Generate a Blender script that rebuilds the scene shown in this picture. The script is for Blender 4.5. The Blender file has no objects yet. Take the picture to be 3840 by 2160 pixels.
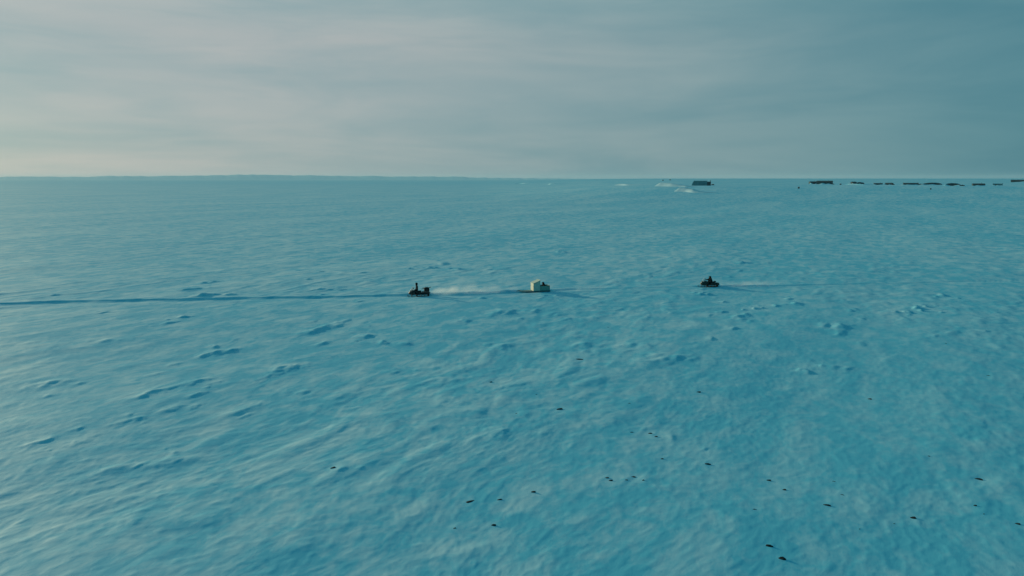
import bpy, bmesh, math, random
import numpy as np
from mathutils import Vector, Matrix

random.seed(7)
sc = bpy.context.scene
C = sc.collection
R = math.radians

# ------------------------------------------------------------------ camera, sky, sun, exposure
CAM_H = 15.2
FPX = 2742.0                      # focal length in pixels of a 3840 wide frame
HORIZON = 669.0
PITCH = math.atan((1080.0 - HORIZON) / FPX)
cam_data = bpy.data.cameras.new('camera')
cam_data.sensor_width = 36.0
cam_data.lens = 36.0 * FPX / 3840.0
cam_data.clip_start = 0.5
sc.cycles.volume_bounces = 2
cam_data.clip_end = 60000.0
cam = bpy.data.objects.new('camera', cam_data)
C.objects.link(cam)
cam.location = (0, 0, CAM_H)
cam.rotation_euler = (math.pi / 2 - PITCH, 0, 0)
sc.camera = cam

SUN_AZ = R(-50)                   # measured from +Y towards +X
SUN_EL = R(9.5)
SUN = Vector((math.sin(SUN_AZ) * math.cos(SUN_EL), math.cos(SUN_AZ) * math.cos(SUN_EL), math.sin(SUN_EL)))

sc.view_settings.view_transform = 'Standard'
sc.view_settings.look = 'None'
sc.view_settings.gamma = 1.0
sc.view_settings.use_curve_mapping = False
sc.view_settings.exposure = -0.8
GAIN = 2 ** 0.8


class NT:
    """small helper round a node tree"""
    def __init__(self, tree):
        self.t = tree
        tree.nodes.clear()

    def n(self, kind, **kw):
        nd = self.t.nodes.new(kind)
        for k, v in kw.items():
            setattr(nd, k, v)
        return nd

    def l(self, a, b):
        self.t.links.new(a, b)

    def inp(self, nd, i, v):
        if hasattr(v, 'node'):
            self.l(v, nd.inputs[i])
        else:
            nd.inputs[i].default_value = v

    def m(self, op, a, b=None, c=None, clamp=False):
        nd = self.n('ShaderNodeMath', operation=op, use_clamp=clamp)
        self.inp(nd, 0, a)
        if b is not None:
            self.inp(nd, 1, b)
        if c is not None:
            self.inp(nd, 2, c)
        return nd.outputs[0]

    def vm(self, op, a, b=None):
        nd = self.n('ShaderNodeVectorMath', operation=op)
        self.inp(nd, 0, a)
        if b is not None:
            self.inp(nd, 1, b)
        return nd.outputs['Value'] if op in ('DOT_PRODUCT', 'LENGTH') else nd.outputs['Vector']

    def mix(self, f, a, b, blend='MIX'):
        nd = self.n('ShaderNodeMix', data_type='RGBA', blend_type=blend)
        self.inp(nd, 0, f)
        self.inp(nd, 6, a)
        self.inp(nd, 7, b)
        return nd.outputs[2]

    def noise(self, vec, scale, detail=3.0, rough=0.5, dist=0.0):
        nd = self.n('ShaderNodeTexNoise')
        self.inp(nd, 'Vector', vec)
        nd.inputs['Scale'].default_value = scale
        nd.inputs['Detail'].default_value = detail
        nd.inputs['Roughness'].default_value = rough
        nd.inputs['Distortion'].default_value = dist
        return nd.outputs['Fac']

    def mapr(self, v, a, b, c, d, smooth=True):
        nd = self.n('ShaderNodeMapRange', interpolation_type='SMOOTHSTEP' if smooth else 'LINEAR')
        self.inp(nd, 0, v)
        for i, x in enumerate((a, b, c, d)):
            nd.inputs[i + 1].default_value = x
        return nd.outputs[0]

    def mapping(self, vec, rot=(0, 0, 0), scale=(1, 1, 1), loc=(0, 0, 0)):
        nd = self.n('ShaderNodeMapping')
        self.inp(nd, 0, vec)
        nd.inputs['Rotation'].default_value = rot
        nd.inputs['Scale'].default_value = scale
        nd.inputs['Location'].default_value = loc
        return nd.outputs[0]


def build_world():
    w = bpy.data.worlds.new('World')
    sc.world = w
    w.use_nodes = True
    t = NT(w.node_tree)
    out = t.n('ShaderNodeOutputWorld')
    bg = t.n('ShaderNodeBackground')
    bg.inputs['Strength'].default_value = 0.1
    t.l(bg.outputs[0], out.inputs[0])
    sky = t.n('ShaderNodeTexSky', sky_type='NISHITA')
    sky.sun_disc = False
    sky.sun_elevation = SUN_EL
    sky.sun_rotation = SUN_AZ
    sky.altitude = 20.0
    sky.air_density = 1.0
    sky.dust_density = 1.2
    sky.ozone_density = 2.0
    d = t.vm('NORMALIZE', t.n('ShaderNodeTexCoord').outputs['Generated'])
    sx = t.n('ShaderNodeSeparateXYZ')
    t.l(d, sx.inputs[0])
    z = t.m('MAXIMUM', sx.outputs[2], 0.0)
    el = t.m('ARCSINE', z)                                    # radians
    ang = t.m('ARCCOSINE', t.vm('DOT_PRODUCT', d, tuple(SUN)))
    # thin veil of high cloud, brighter and warmer towards the sun, bluer overhead
    # (least value, gain, reach of the glow in degrees, fade with height in degrees)
    chans = []
    high = t.m('MAXIMUM', t.m('SUBTRACT', el, R(10)), 0.0)
    for lo, A, th, ph in ((0.03, 0.395, 68, 26), (0.16, 0.305, 77, 300), (0.22, 0.245, 79, 4000)):
        q = t.m('DIVIDE', ang, R(th))
        gl = t.m('MULTIPLY_ADD', t.m('EXPONENT', t.m('MULTIPLY', t.m('POWER', q, 3.0), -1.0)), A, lo)
        chans.append(t.m('MULTIPLY', t.m('MULTIPLY', gl, t.m('EXPONENT', t.m('MULTIPLY', high, -1 / R(ph)))), 10 * GAIN))
    comb = t.n('ShaderNodeCombineColor')
    for i, c in enumerate(chans):
        t.l(c, comb.inputs[i])
    veil = comb.outputs[0]
    # long soft stratus streaks
    n0 = t.noise(t.mapping(d, rot=(R(2), R(5), 0), scale=(1.1, 1.1, 6.5), loc=(2.6, 8.4, 5.3)), 1.0, 3, 0.5, 0.5)
    n1 = t.noise(t.mapping(d, rot=(0, R(3), 0), scale=(2.6, 2.6, 17), loc=(1.1, 3.0, 6.2)), 1.0, 5, 0.55, 0.7)
    n2 = t.noise(t.mapping(d, rot=(0, R(-4), 0), scale=(7, 7, 46), loc=(2.2, 3.0, 1.7)), 1.0, 4, 0.55, 0.5)
    streak = t.m('ADD', t.mapr(n0, 0.32, 0.68, -0.6, 0.6), t.m('ADD', t.mapr(n1, 0.33, 0.68, -0.5, 0.5), t.m('MULTIPLY', t.mapr(n2, 0.33, 0.68, -0.5, 0.5), 0.3)))
    hue = t.n('ShaderNodeCombineColor')
    t.l(t.m('MULTIPLY_ADD', streak, 0.26, 1.0), hue.inputs[0])
    t.l(t.m('MULTIPLY_ADD', streak, 0.115, 1.0), hue.inputs[1])
    t.l(t.m('MULTIPLY_ADD', streak, 0.075, 1.0), hue.inputs[2])
    veil = t.mix(1.0, veil, hue.outputs[0], 'MULTIPLY')
    tinted = t.mix(1.0, sky.outputs[0], (0.36 * GAIN, 0.52 * GAIN, 0.60 * GAIN, 1), 'MULTIPLY')
    col = t.mix(0.90, tinted, veil)
    t.l(col, bg.inputs['Color'])


build_world()

sun_data = bpy.data.lights.new('sun', 'SUN')
sun_data.energy = 5.0
sun_data.angle = R(1.2)
sun_data.color = (1.0, 0.84, 0.50)
sun = bpy.data.objects.new('sun', sun_data)
C.objects.link(sun)
sun.location = SUN * 200
sun.rotation_euler = (-SUN).to_track_quat('-Z', 'Y').to_euler()

# ------------------------------------------------------------------ noise
_rng = np.random.default_rng(11)
_perm = _rng.permutation(512)
_perm = np.concatenate([_perm, _perm])
_ga = _rng.random(512) * 2 * np.pi
_gx, _gy = np.cos(_ga), np.sin(_ga)


def perlin(x, y, seed=0):
    x = np.asarray(x, float) + seed * 17.31
    y = np.asarray(y, float) + seed * 9.77
    xi = np.floor(x).astype(np.int64)
    yi = np.floor(y).astype(np.int64)
    fx, fy = x - xi, y - yi
    u = fx * fx * fx * (fx * (fx * 6 - 15) + 10)
    v = fy * fy * fy * (fy * (fy * 6 - 15) + 10)

    def g(ix, iy, dx, dy):
        h = _perm[_perm[ix & 511] + (iy & 511)]
        return _gx[h] * dx + _gy[h] * dy
    a = g(xi, yi, fx, fy)
    b = g(xi + 1, yi, fx - 1, fy)
    c = g(xi, yi + 1, fx, fy - 1)
    d = g(xi + 1, yi + 1, fx - 1, fy - 1)
    return ((a + (b - a) * u) * (1 - v) + (c + (d - c) * u) * v) * 1.5


def sstep(a, b, x):
    t = np.clip((x - a) / (b - a), 0, 1)
    return t * t * (3 - 2 * t)


# ------------------------------------------------------------------ terrain height, in metres
WD = np.array([0.454, 0.891])     # the way the wind has carved the snow


def macro(x, y):
    """sea ice in front, low land climbing to the camp on the far right"""
    x = np.asarray(x, float)
    y = np.asarray(y, float)
    r = np.hypot(x, y)
    az = np.degrees(np.arctan2(x, np.maximum(y, 1e-6)))
    land = sstep(-4, 13, az) * sstep(-1, 60, y)
    h = land * (9.0 * sstep(400, 720, r) + 4.6 * sstep(720, 1900, r))
    h = h + land * 0.5 * perlin(x / 130, y / 90, 5) * sstep(450, 650, r)
    h = h + 0.35 * perlin(x / 260, y / 260, 6) * sstep(120, 300, r)
    return h


def ray(px, py):
    d = Vector(((px - 1920) / FPX, -(py - 1080) / FPX, -1.0))
    d.rotate(cam.rotation_euler)
    return d.normalized()


_RS = np.concatenate([np.linspace(10, 300, 2901), np.geomspace(300, 15000, 3000)[1:]])


def at(px, py):
    """point of the ground seen at a place of the photograph (x, y)"""
    d = ray(px, py)
    dh = math.hypot(d.x, d.y)
    xs, ys = d.x / dh * _RS, d.y / dh * _RS
    zs = CAM_H + d.z / dh * _RS
    below = np.nonzero(zs <= macro(xs, ys))[0]
    i = below[0] if len(below) else len(_RS) - 1
    return float(xs[i]), float(ys[i])


# the trail the machines follow: centre line, width, depth
TRAIL = [(-700, 1160, 2.2, .15), (0, 1142, 2.2, .15), (320, 1133, 2.0, .13), (640, 1127, 1.9, .14), (960, 1120.5, 1.8, .12), (1280, 1115.5, 1.7, .13),
         (1540, 1108.5, 1.7, .16), (1800, 1103, 1.7, .18), (2000, 1092.5, 1.7, .17), (2200, 1086.5, 1.4, .05), (2450, 1079, 1.3, .025), (2600, 1075, 1.3, .03), (2660, 1073.5, 1.3, .12),
         (2760, 1073.5, 1.3, .12), (2920, 1072, 1.3, .06), (3300, 1064, 1.0, .03), (3840, 1052, 1.0, .035), (4600, 1040, 1.0, .03)]
_tp = np.array([at(a, b) for a, b, _, _ in TRAIL])
_tw = np.array([c for _, _, c, _ in TRAIL])
_td = np.array([c for _, _, _, c in TRAIL])


def trail_y(x):
    return np.interp(x, _tp[:, 0], _tp[:, 1])


# drifts and scarps one can pick out: px, py, length along the wind (m), width (m), height (m)
RIDGES = [(1190, 1238, 7.0, 1.4, .30), (1262, 1222, 4.5, 1.0, .22), (850, 1318, 4.0, 1.6, .34), (790, 1326, 4.0, 1.2, .22), (1065, 1378, 3.6, 1.0, .26),
          (1090, 1383, 3.0, 0.9, .22), (1010, 1410, 4.5, 0.9, .15), (560, 1478, 6.5, 1.3, .24), (720, 1436, 2.2, 1.0, .26), (768, 1424, 1.8, .8, .2),
          (735, 1480, 3.0, .8, .18), (640, 1535, 3.0, .9, .2), (170, 1440, 5.0, 1.2, .18), (240, 1433, 3.0, 1.1, .18), (525, 1568, 1.2, .7, .18),
          (150, 1660, 2.6, .7, .2), (620, 1725, 2.6, .8, .24), (633, 1695, 1.2, .6, .2), (900, 1540, 3.2, .8, .16), (1145, 1468, 1.8, .9, .18),
          (760, 1112, 5.5, 2.6, .55), (705, 1090, 3.5, 1.8, .4), (1200, 1086, 4.0, 1.8, .3), (775, 1062, 4.0, 1.5, .25), (395, 1280, 2.0, 1.2, .26),
          (690, 1190, 2.0, 1.1, .24), (640, 1212, 3.0, 1.0, .2), (1370, 1262, 2.6, 1.4, .34), (1515, 1290, 2.6, 1.2, .2), (1440, 1288, 1.4, .8, .2),
          (1880, 1176, 7.0, 2.2, .38), (1905, 1297, 3.0, 1.4, .18), (2510, 1347, 6.0, 2.8, .24), (2590, 1340, 3.5, 2.0, .16), (2780, 1190, 6.0, 1.8, .26), (3160, 1230, 7.0, 1.6, .26),
          (2650, 1104, 1.8, 1.2, .34), (2605, 1100, 1.6, 1.2, .28), (3010, 1388, 2.0, 1.4, .34), (3120, 1378, 4.0, 2.4, .16), (3440, 1158, 3.0, 1.2, .4),
          (3400, 1170, 2.6, 1.0, .34), (3530, 1105, 3.0, 1.0, .34), (3470, 1150, 1.6, .9, .34), (2830, 1157, 2.0, 1.2, .34), (2905, 1148, 2.0, 1.2, .36), (2990, 1140, 3.0, 1.2, .24),
          (1270, 1765, 1.6, .8, .22), (1880, 1625, 2.0, 1.1, .16), (1815, 1620, 1.4, 1.0, .16), (2520, 1640, 2.2, 1.4, .2), (2440, 1820, 2.8, 1.6, .2), (1765, 2080, 3.0, 1.6, .2),
          (530, 1930, 3.0, 1.2, .2), (300, 1660, 2.2, .6, .16), (1480, 1395, 2.2, 1.2, .18), (1660, 1427, 2.0, 1.0, .16), (2190, 1295, 3.0, 1.4, .2), (2080, 1180, 4.0, 1.8, .18),
          (1660, 990, 4.0, 2.4, .45), (1720, 1012, 3.0, 2.0, .4), (2110, 945, 5.0, 2.8, .5), (2790, 985, 4.0, 2.4, .45), (1620, 1005, 3.0, 2.2, .4)]
_ridge = [(at(a, b), c, d, e, .30 if (a > 2800 and e >= .34) else .75) for a, b, c, d, e in RIDGES]
_rr = random.Random(5)
for (cx, cy), c, d, e, f in list(_ridge):        # smaller broken pieces round each drift
    for _ in range(2):
        k = _rr.uniform(.3, .6)
        q = (cx + _rr.uniform(-1.8, 1.8) * d, cy + _rr.uniform(-.9, .9) * c)
        _ridge.append((q, c * k * _rr.uniform(.7, 1.2), d * k, e * k * 1.2, f))
for _ in range(70):                              # and loose ones farther out
    y = 15.2 / math.tan(_rr.uniform(R(6.5), R(13)))
    _ridge.append(((_rr.uniform(-.72, .72) * y, y), _rr.uniform(1.2, 3.0), _rr.uniform(.5, 1.0), _rr.uniform(.07, .2), .75))


def micro(x, y):
    x = np.asarray(x, float)
    y = np.asarray(y, float)
    r = np.hypot(x, y)
    u = x * WD[0] + y * WD[1]
    v = x * WD[1] - y * WD[0]
    wu = u + 3.0 * perlin(u / 14, v / 14, 21)
    wv = v + 1.1 * perlin(u / 9, v / 9, 22)
    rough = 0.35 + 0.65 * sstep(-0.25, 0.35, perlin(u / 40, v / 22, 23))
    far = 1 - 0.75 * sstep(120, 420, r)
    h = 0.13 * perlin(wu / 34, wv / 15, 1) * (1 - 0.6 * sstep(300, 900, r))
    h = h + 0.05 * perlin(wu / 9, wv / 4.4, 2) * (0.4 + 0.6 * rough)
    # carved tongues: sharp on the lee side
    a = perlin(wu / 4.6, wv / 1.9, 3)
    h = h + 0.075 * rough * far * np.maximum(a - 0.10, 0) ** 0.8
    b = perlin(wu / 2.3, wv / 1.3, 4)
    h = h + 0.045 * rough * far * b * (0.5 + a)
    near = 1 - sstep(80, 170, r)
    c = perlin(wu / 1.1, wv / 0.8, 8)
    h = h + 0.026 * near * np.maximum(c, -0.10) * (0.3 + 0.7 * rough)
    h = h + 0.016 * near * np.maximum(perlin(wu / 0.6, wv / 0.38, 9), -0.1)
    # single drifts
    for (cx, cy), ln, wd, ht, wf in _ridge:
        cu, cv = cx * WD[0] + cy * WD[1], cx * WD[1] - cy * WD[0]
        ln, wd = ln * 0.62, wd * 0.8
        du, dv = u - cu, v - cv
        k = np.nonzero((np.abs(du) < ln * 1.3) & (np.abs(dv) < wd * 2.6))
        if len(k[0]) == 0:
            continue
        uu = du[k] / ln
        vv = dv[k] + 0.5 * wd * perlin(u[k] / (wd * 1.3), v[k] / wd, 12) + 0.2 * wd * perlin(u[k] / (wd * .5), v[k] / (wd * .5), 14)
        along = np.maximum(1 - (uu * uu) * 1.6, 0) ** 1.5
        windw = np.exp(-(np.minimum(vv, 0) / (wd * wf)) ** 2)
        lee = np.exp(-(np.maximum(vv, 0) / (wd * 0.42)) ** 2)
        h[k] += (0.30 + 0.34 * min(1, max(0, (math.hypot(cx, cy) - 38) / 35))) * ht * along * windw * lee * (0.8 + 0.7 * perlin(u[k] / 1.5, v[k] / 0.8, 13))
    return h


def ground(x, y):
    x = np.atleast_1d(np.asarray(x, float))
    y = np.atleast_1d(np.asarray(y, float))
    h = micro(x, y)
    # pressed trail
    m = np.nonzero((y > 70) & (y < 150))
    xx, yy = x[m], y[m]
    off = yy - trail_y(xx) + 0.35 * perlin(xx / 7, yy / 6, 31) + 0.16 * perlin(xx / 1.7, yy / 1.2, 33)
    w = np.interp(xx, _tp[:, 0], _tw) * 0.5
    dep = np.interp(xx, _tp[:, 0], _td) * (0.95 + 0.45 * perlin(xx / 4.5, yy / 9, 34))
    inside = sstep(-w * 1.5, -w * 0.5, off) * (1 - sstep(w * 0.35, w * 1.35, off))
    flat = 1 - sstep(w * 1.3, w * 3.2, np.abs(off))
    berm = np.exp(-((off - w * 1.5) / 0.45) ** 2) * 0.8
    ruts = 0.025 * np.cos(off / np.maximum(w, .1) * 7.5)
    h[m] = h[m] * (1 - 0.86 * flat) - inside * (dep + ruts) + berm * dep * (0.75 + 0.6 * perlin(xx / 2.2, yy / 2.2, 32))
    return h + macro(x, y)


def gz(x, y):
    return float(ground([x], [y])[0])


# ------------------------------------------------------------------ materials
MATS = {}


def mat(name, col, rough=0.6, var=0.15, scale=8.0, metal=0.0, spec=0.5, bump=0.0, trans=0.0, coat=0.0):
    if name in MATS:
        return MATS[name]
    m = bpy.data.materials.new(name)
    m.use_nodes = True
    t = NT(m.node_tree)
    out = t.n('ShaderNodeOutputMaterial')
    p = t.n('ShaderNodeBsdfPrincipled')
    t.l(p.outputs[0], out.inputs[0])
    co = t.n('ShaderNodeTexCoord').outputs['Object']
    n = t.noise(co, scale, 5, 0.6)
    a = tuple(c * (1 - var) for c in col) + (1,)
    b = tuple(min(1, c * (1 + var)) for c in col) + (1,)
    t.l(t.mix(t.mapr(n, .3, .7, 0, 1), a, b), p.inputs['Base Color'])
    t.l(t.m('MULTIPLY_ADD', n, 0.2, rough - 0.1), p.inputs['Roughness'])
    p.inputs['Metallic'].default_value = metal
    p.inputs['Specular IOR Level'].default_value = spec
    p.inputs['Transmission Weight'].default_value = trans
    p.inputs['Coat Weight'].default_value = coat
    if bump:
        bn = t.n('ShaderNodeBump')
        bn.inputs['Strength'].default_value = bump
        bn.inputs['Distance'].default_value = 0.02
        t.l(t.noise(co, scale * 3, 4, .6), bn.inputs['Height'])
        t.l(bn.outputs[0], p.inputs['Normal'])
    MATS[name] = m
    return m


def snow_material(name='snow', fine=True):
    m = bpy.data.materials.new(name)
    m.use_nodes = True
    t = NT(m.node_tree)
    out = t.n('ShaderNodeOutputMaterial')
    p = t.n('ShaderNodeBsdfPrincipled')
    t.l(p.outputs[0], out.inputs[0])
    pos = t.n('ShaderNodeNewGeometry').outputs['Position']
    wind = t.mapping(pos, rot=(0, 0, R(-63)), scale=(1, 1, 1))
    w1 = t.mapping(wind, scale=(0.26, 0.5, 0.3))
    crust = t.noise(w1, 0.9, 6, 0.62, 0.6)                    # wind crust between loose powder
    w2 = t.mapping(wind, scale=(0.02, 0.05, 0.05))
    broad = t.noise(w2, 0.8, 3, 0.5, 0.4)
    fleck = t.noise(t.mapping(wind, scale=(0.55, 0.8, .6)), 1.1, 6, 0.64, 1.2)
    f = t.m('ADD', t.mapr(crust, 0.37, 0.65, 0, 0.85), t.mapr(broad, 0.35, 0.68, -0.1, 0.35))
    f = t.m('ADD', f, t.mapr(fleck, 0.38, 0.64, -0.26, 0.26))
    # light fall-off painted into the colour: more crust tone rightward and near the camera
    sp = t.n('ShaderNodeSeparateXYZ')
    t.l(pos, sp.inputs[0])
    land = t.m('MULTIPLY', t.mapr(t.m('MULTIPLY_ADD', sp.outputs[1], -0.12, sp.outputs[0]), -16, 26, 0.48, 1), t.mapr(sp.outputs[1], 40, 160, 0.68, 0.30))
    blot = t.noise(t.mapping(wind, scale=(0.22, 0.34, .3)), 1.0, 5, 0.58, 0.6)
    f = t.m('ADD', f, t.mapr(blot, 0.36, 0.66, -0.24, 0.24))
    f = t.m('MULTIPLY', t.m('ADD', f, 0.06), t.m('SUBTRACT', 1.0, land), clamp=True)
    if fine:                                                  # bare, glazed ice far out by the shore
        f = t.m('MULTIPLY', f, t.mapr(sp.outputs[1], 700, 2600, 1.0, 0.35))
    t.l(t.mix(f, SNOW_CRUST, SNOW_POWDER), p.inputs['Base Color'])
    t.l(t.mapr(crust, 0.3, 0.7, 0.52, 0.72), p.inputs['Roughness'])
    p.inputs['Specular IOR Level'].default_value = 0.16
    if fine:
        b2 = t.n('ShaderNodeBump')
        b2.inputs['Strength'].default_value = 0.25
        b2.inputs['Distance'].default_value = 0.02
        t.l(t.noise(t.mapping(wind, scale=(3.0, 6.5, 4)), 2.0, 4, 0.65, 0.3), b2.inputs['Height'])
        b1 = t.n('ShaderNodeBump')
        b1.inputs['Strength'].default_value = 0.14
        b1.inputs['Distance'].default_value = 0.06
        w3 = t.mapping(wind, scale=(1.2, 2.3, 1.5))
        t.l(t.noise(w3, 1.5, 5, 0.62, 1.1), b1.inputs['Height'])
        t.l(b2.outputs[0], b1.inputs['Normal'])
        t.l(b1.outputs[0], p.inputs['Normal'])
    return m


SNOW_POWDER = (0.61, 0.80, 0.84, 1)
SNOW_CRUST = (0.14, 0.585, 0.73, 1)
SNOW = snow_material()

# ------------------------------------------------------------------ object helpers


def tag(o, label=None, cat=None, group=None, kind=None):
    for k, v in (('label', label), ('category', cat), ('group', group), ('kind', kind)):
        if v:
            o[k] = v
    return o


def empty(name, loc, rz=0.0, rx=0.0, ry=0.0):
    o = bpy.data.objects.new(name, None)
    o.empty_display_size = 0.3
    C.objects.link(o)
    o.location = loc
    o.rotation_euler = (rx, ry, rz)
    return o


class MB:
    """collects shapes, then links them as one mesh object"""
    def __init__(self):
        self.v, self.f = [], []

    def add(self, vs, fs):
        k = len(self.v)
        self.v += [tuple(p) for p in vs]
        self.f += [tuple(i + k for i in q) for q in fs]
        return self

    def box(self, a, b, bev=0.0):
        (x0, y0, z0), (x1, y1, z1) = a, b
        if bev <= 0:
            vs = [(x, y, z) for x in (x0, x1) for y in (y0, y1) for z in (z0, z1)]
            return self.add(vs, [(0, 1, 3, 2), (4, 6, 7, 5), (0, 4, 5, 1), (2, 3, 7, 6), (0, 2, 6, 4), (1, 5, 7, 3)])
        rings = []
        for z, s in ((z0, bev), (z0 + bev, 0), (z1 - bev, 0), (z1, bev)):
            c = bev
            X0, X1, Y0, Y1 = x0 + s, x1 - s, y0 + s, y1 - s
            rings.append([(X0 + c, Y0, z), (X1 - c, Y0, z), (X1, Y0 + c, z), (X1, Y1 - c, z), (X1 - c, Y1, z), (X0 + c, Y1, z), (X0, Y1 - c, z), (X0, Y0 + c, z)])
        return self.loft(rings)

    def loft(self, rings, cap=True):
        n = len(rings[0])
        vs = [p for r_ in rings for p in r_]
        fs = []
        for i in range(len(rings) - 1):
            for j in range(n):
                k = (j + 1) % n
                fs.append((i * n + j, i * n + k, (i + 1) * n + k, (i + 1) * n + j))
        if cap:
            fs.append(tuple(range(n - 1, -1, -1)))
            fs.append(tuple((len(rings) - 1) * n + j for j in range(n)))
        return self.add(vs, fs)

    def tube(self, pts, rad, n=8):
        pts = [Vector(p) for p in pts]
        rads = rad if isinstance(rad, (list, tuple)) else [rad] * len(pts)
        rings = []
        for i, p in enumerate(pts):
            d = (pts[min(i + 1, len(pts) - 1)] - pts[max(i - 1, 0)]).normalized()
            s = Vector((0, 0, 1)) if abs(d.z) < 0.9 else Vector((0, 1, 0))
            a = d.cross(s).normalized()
            b = d.cross(a).normalized()
            rings.append([p + (a * math.cos(q) + b * math.sin(q)) * rads[i] for q in [2 * math.pi * j / n for j in range(n)]])
        return self.loft(rings)

    def strip(self, prof, y0, y1):
        """closed outline in x, z pushed out along y"""
        return self.loft([[(x, y0, z) for x, z in prof], [(x, y1, z) for x, z in prof]])

    def build(self, name, m, parent=None, smooth=False, bevel=0.0):
        me = bpy.data.meshes.new(name)
        me.from_pydata(self.v, [], self.f)
        bm = bmesh.new()
        bm.from_mesh(me)
        bmesh.ops.recalc_face_normals(bm, faces=bm.faces)
        bm.to_mesh(me)
        bm.free()
        if smooth:
            me.polygons.foreach_set('use_smooth', [True] * len(me.polygons))
        me.materials.append(m)
        o = bpy.data.objects.new(name, me)
        C.objects.link(o)
        o.parent = parent
        if bevel:
            b = o.modifiers.new('edge', 'BEVEL')
            b.width = bevel
            b.segments = 2
            b.limit_method = 'ANGLE'
        return o


def grid_mesh(name, X, Y, Z, m, wrap=False):
    nr, nc = X.shape
    me = bpy.data.meshes.new(name)
    co = np.stack([X, Y, Z], -1).reshape(-1, 3).astype(np.float32)
    idx = np.arange(nr * nc).reshape(nr, nc)
    if wrap:
        nxt = np.roll(idx, -1, axis=1)
        a, b, c, d = idx[:-1], nxt[:-1], nxt[1:], idx[1:]
    else:
        a, b, c, d = idx[:-1, :-1], idx[:-1, 1:], idx[1:, 1:], idx[1:, :-1]
    q = np.stack([a, d, c, b], -1).reshape(-1, 4).astype(np.int32)
    me.vertices.add(len(co))
    me.vertices.foreach_set('co', co.ravel())
    me.loops.add(q.size)
    me.loops.foreach_set('vertex_index', q.ravel())
    me.polygons.add(len(q))
    me.polygons.foreach_set('loop_start', np.arange(0, q.size, 4, dtype=np.int32))
    me.polygons.foreach_set('use_smooth', np.ones(len(q), bool))
    me.update(calc_edges=True)
    me.validate()
    me.materials.append(m)
    o = bpy.data.objects.new(name, me)
    C.objects.link(o)
    return o


# ------------------------------------------------------------------ snow plain: finer rings where the camera stands close
def build_plain():
    rs = [0.0]
    r = 9.0
    while r < 15500:
        rs.append(r)
        if r < 22:
            r += 0.5
        elif 83 < r < 128:
            r += 0.2
        else:
            r += min(max(0.085, r * r / 11111 * 0.8), 260)
    rs = np.array(rs)
    az = np.concatenate([np.linspace(-41, 41, 860), np.linspace(41, 319, 90)[1:-1]])
    A, RR = np.meshgrid(np.radians(az), rs)
    X, Y = RR * np.sin(A), RR * np.cos(A)
    Z = ground(X.ravel(), Y.ravel()).reshape(X.shape)
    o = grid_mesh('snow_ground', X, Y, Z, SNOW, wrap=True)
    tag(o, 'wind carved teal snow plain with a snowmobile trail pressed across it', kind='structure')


build_plain()


# far low hills on the left skyline: px, skyline height in px above the level horizon
def build_hills():
    prof = [(-1200, 2), (-500, 4), (0, 5), (340, 5), (420, 8), (470, 6.5), (520, 7), (620, 8), (730, 9), (880, 11), (905, 13.5), (1000, 12.5), (1130, 10), (1180, 11), (1280, 9), (1340, 8.5),
            (1400, 9), (1480, 6.5), (1540, 7.5), (1620, 6.5), (1735, 6.5), (1760, 3), (2000, 0.5), (2300, -2), (2600, -4)]
    px = np.array([p[0] for p in prof], float)
    hh = np.array([p[1] for p in prof], float)
    az = np.radians(np.linspace(-52, 12, 700))
    hx = np.interp(np.tan(az) * FPX + 1920, px, hh)
    hx = hx + 1.3 * perlin(az * 110, az * 0, 41) + 0.8 * np.maximum(perlin(az * 330, az * 0, 42), 0)
    top = CAM_H + hx / FPX * 8600 * 1.0
    rows, rr = [], np.linspace(6300, 11800, 26)
    X = np.outer(rr, np.sin(az))
    Y = np.outer(rr, np.cos(az))
    f = np.where(rr < 8600, sstep(6300, 8600, rr) ** 0.8, 1 - sstep(9000, 11800, rr))
    Z = np.outer(f, np.maximum(top, 0.5) + 3) - 3
    Z += 2.5 * perlin(X / 420, Y / 420, 43) * np.outer(f * (1 - f) * 4, np.ones_like(az))
    o = grid_mesh('hills', X, Y, Z, SNOW_FAR)
    tag(o, 'low hazy snow hills on the skyline', kind='structure')


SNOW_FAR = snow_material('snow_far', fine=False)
build_hills()

# ------------------------------------------------------------------ materials of the things
M_BLACK = mat('black_plastic', (.012, .014, .015), .42, .2, 6)
M_GREEN = mat('dark_green_plastic', (.012, .026, .018), .38, .2, 6)
M_VINYL = mat('black_vinyl', (.014, .014, .015), .6, .2, 14, bump=.3)
M_RUBBER = mat('black_rubber', (.016, .016, .016), .8, .25, 20, bump=.4)
M_STEEL = mat('dark_steel', (.022, .025, .027), .5, .25, 12, metal=.2)
M_ALU = mat('aluminium', (.45, .47, .48), .4, .15, 10, metal=.9)
M_LENS = mat('headlight_lens', (.85, .86, .84), .25, .04, 10)
M_SCREEN = mat('windshield_plastic', (.80, .86, .86), .12, .03, 4, trans=.85)
M_PARKA = mat('black_parka', (.010, .011, .012), .85, .3, 18, bump=.4, spec=.2)
M_PARKA2 = mat('dark_parka', (.014, .015, .014), .85, .3, 18, bump=.4, spec=.2)
M_FUR = mat('fur_trim', (.035, .028, .022), .95, .4, 60, bump=.6, spec=.1)
M_SKIN = mat('skin', (.30, .17, .12), .55, .1, 20)
M_GLOVE = mat('glove', (.012, .012, .012), .7, .2, 30)
M_PLY = mat('painted_plywood', (.62, .65, .52), .6, .06, 3, bump=.15)
M_PLY2 = mat('worn_plywood', (.26, .42, .34), .7, .12, 4, bump=.2)
M_PLANK = mat('grey_sled_plank', (.12, .24, .25), .75, .25, 5, bump=.3)
M_TRIM = mat('dark_trim', (.03, .04, .04), .6, .2, 6)
M_BAG = mat('dark_canvas', (.013, .014, .015), .85, .3, 9, bump=.5)
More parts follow.
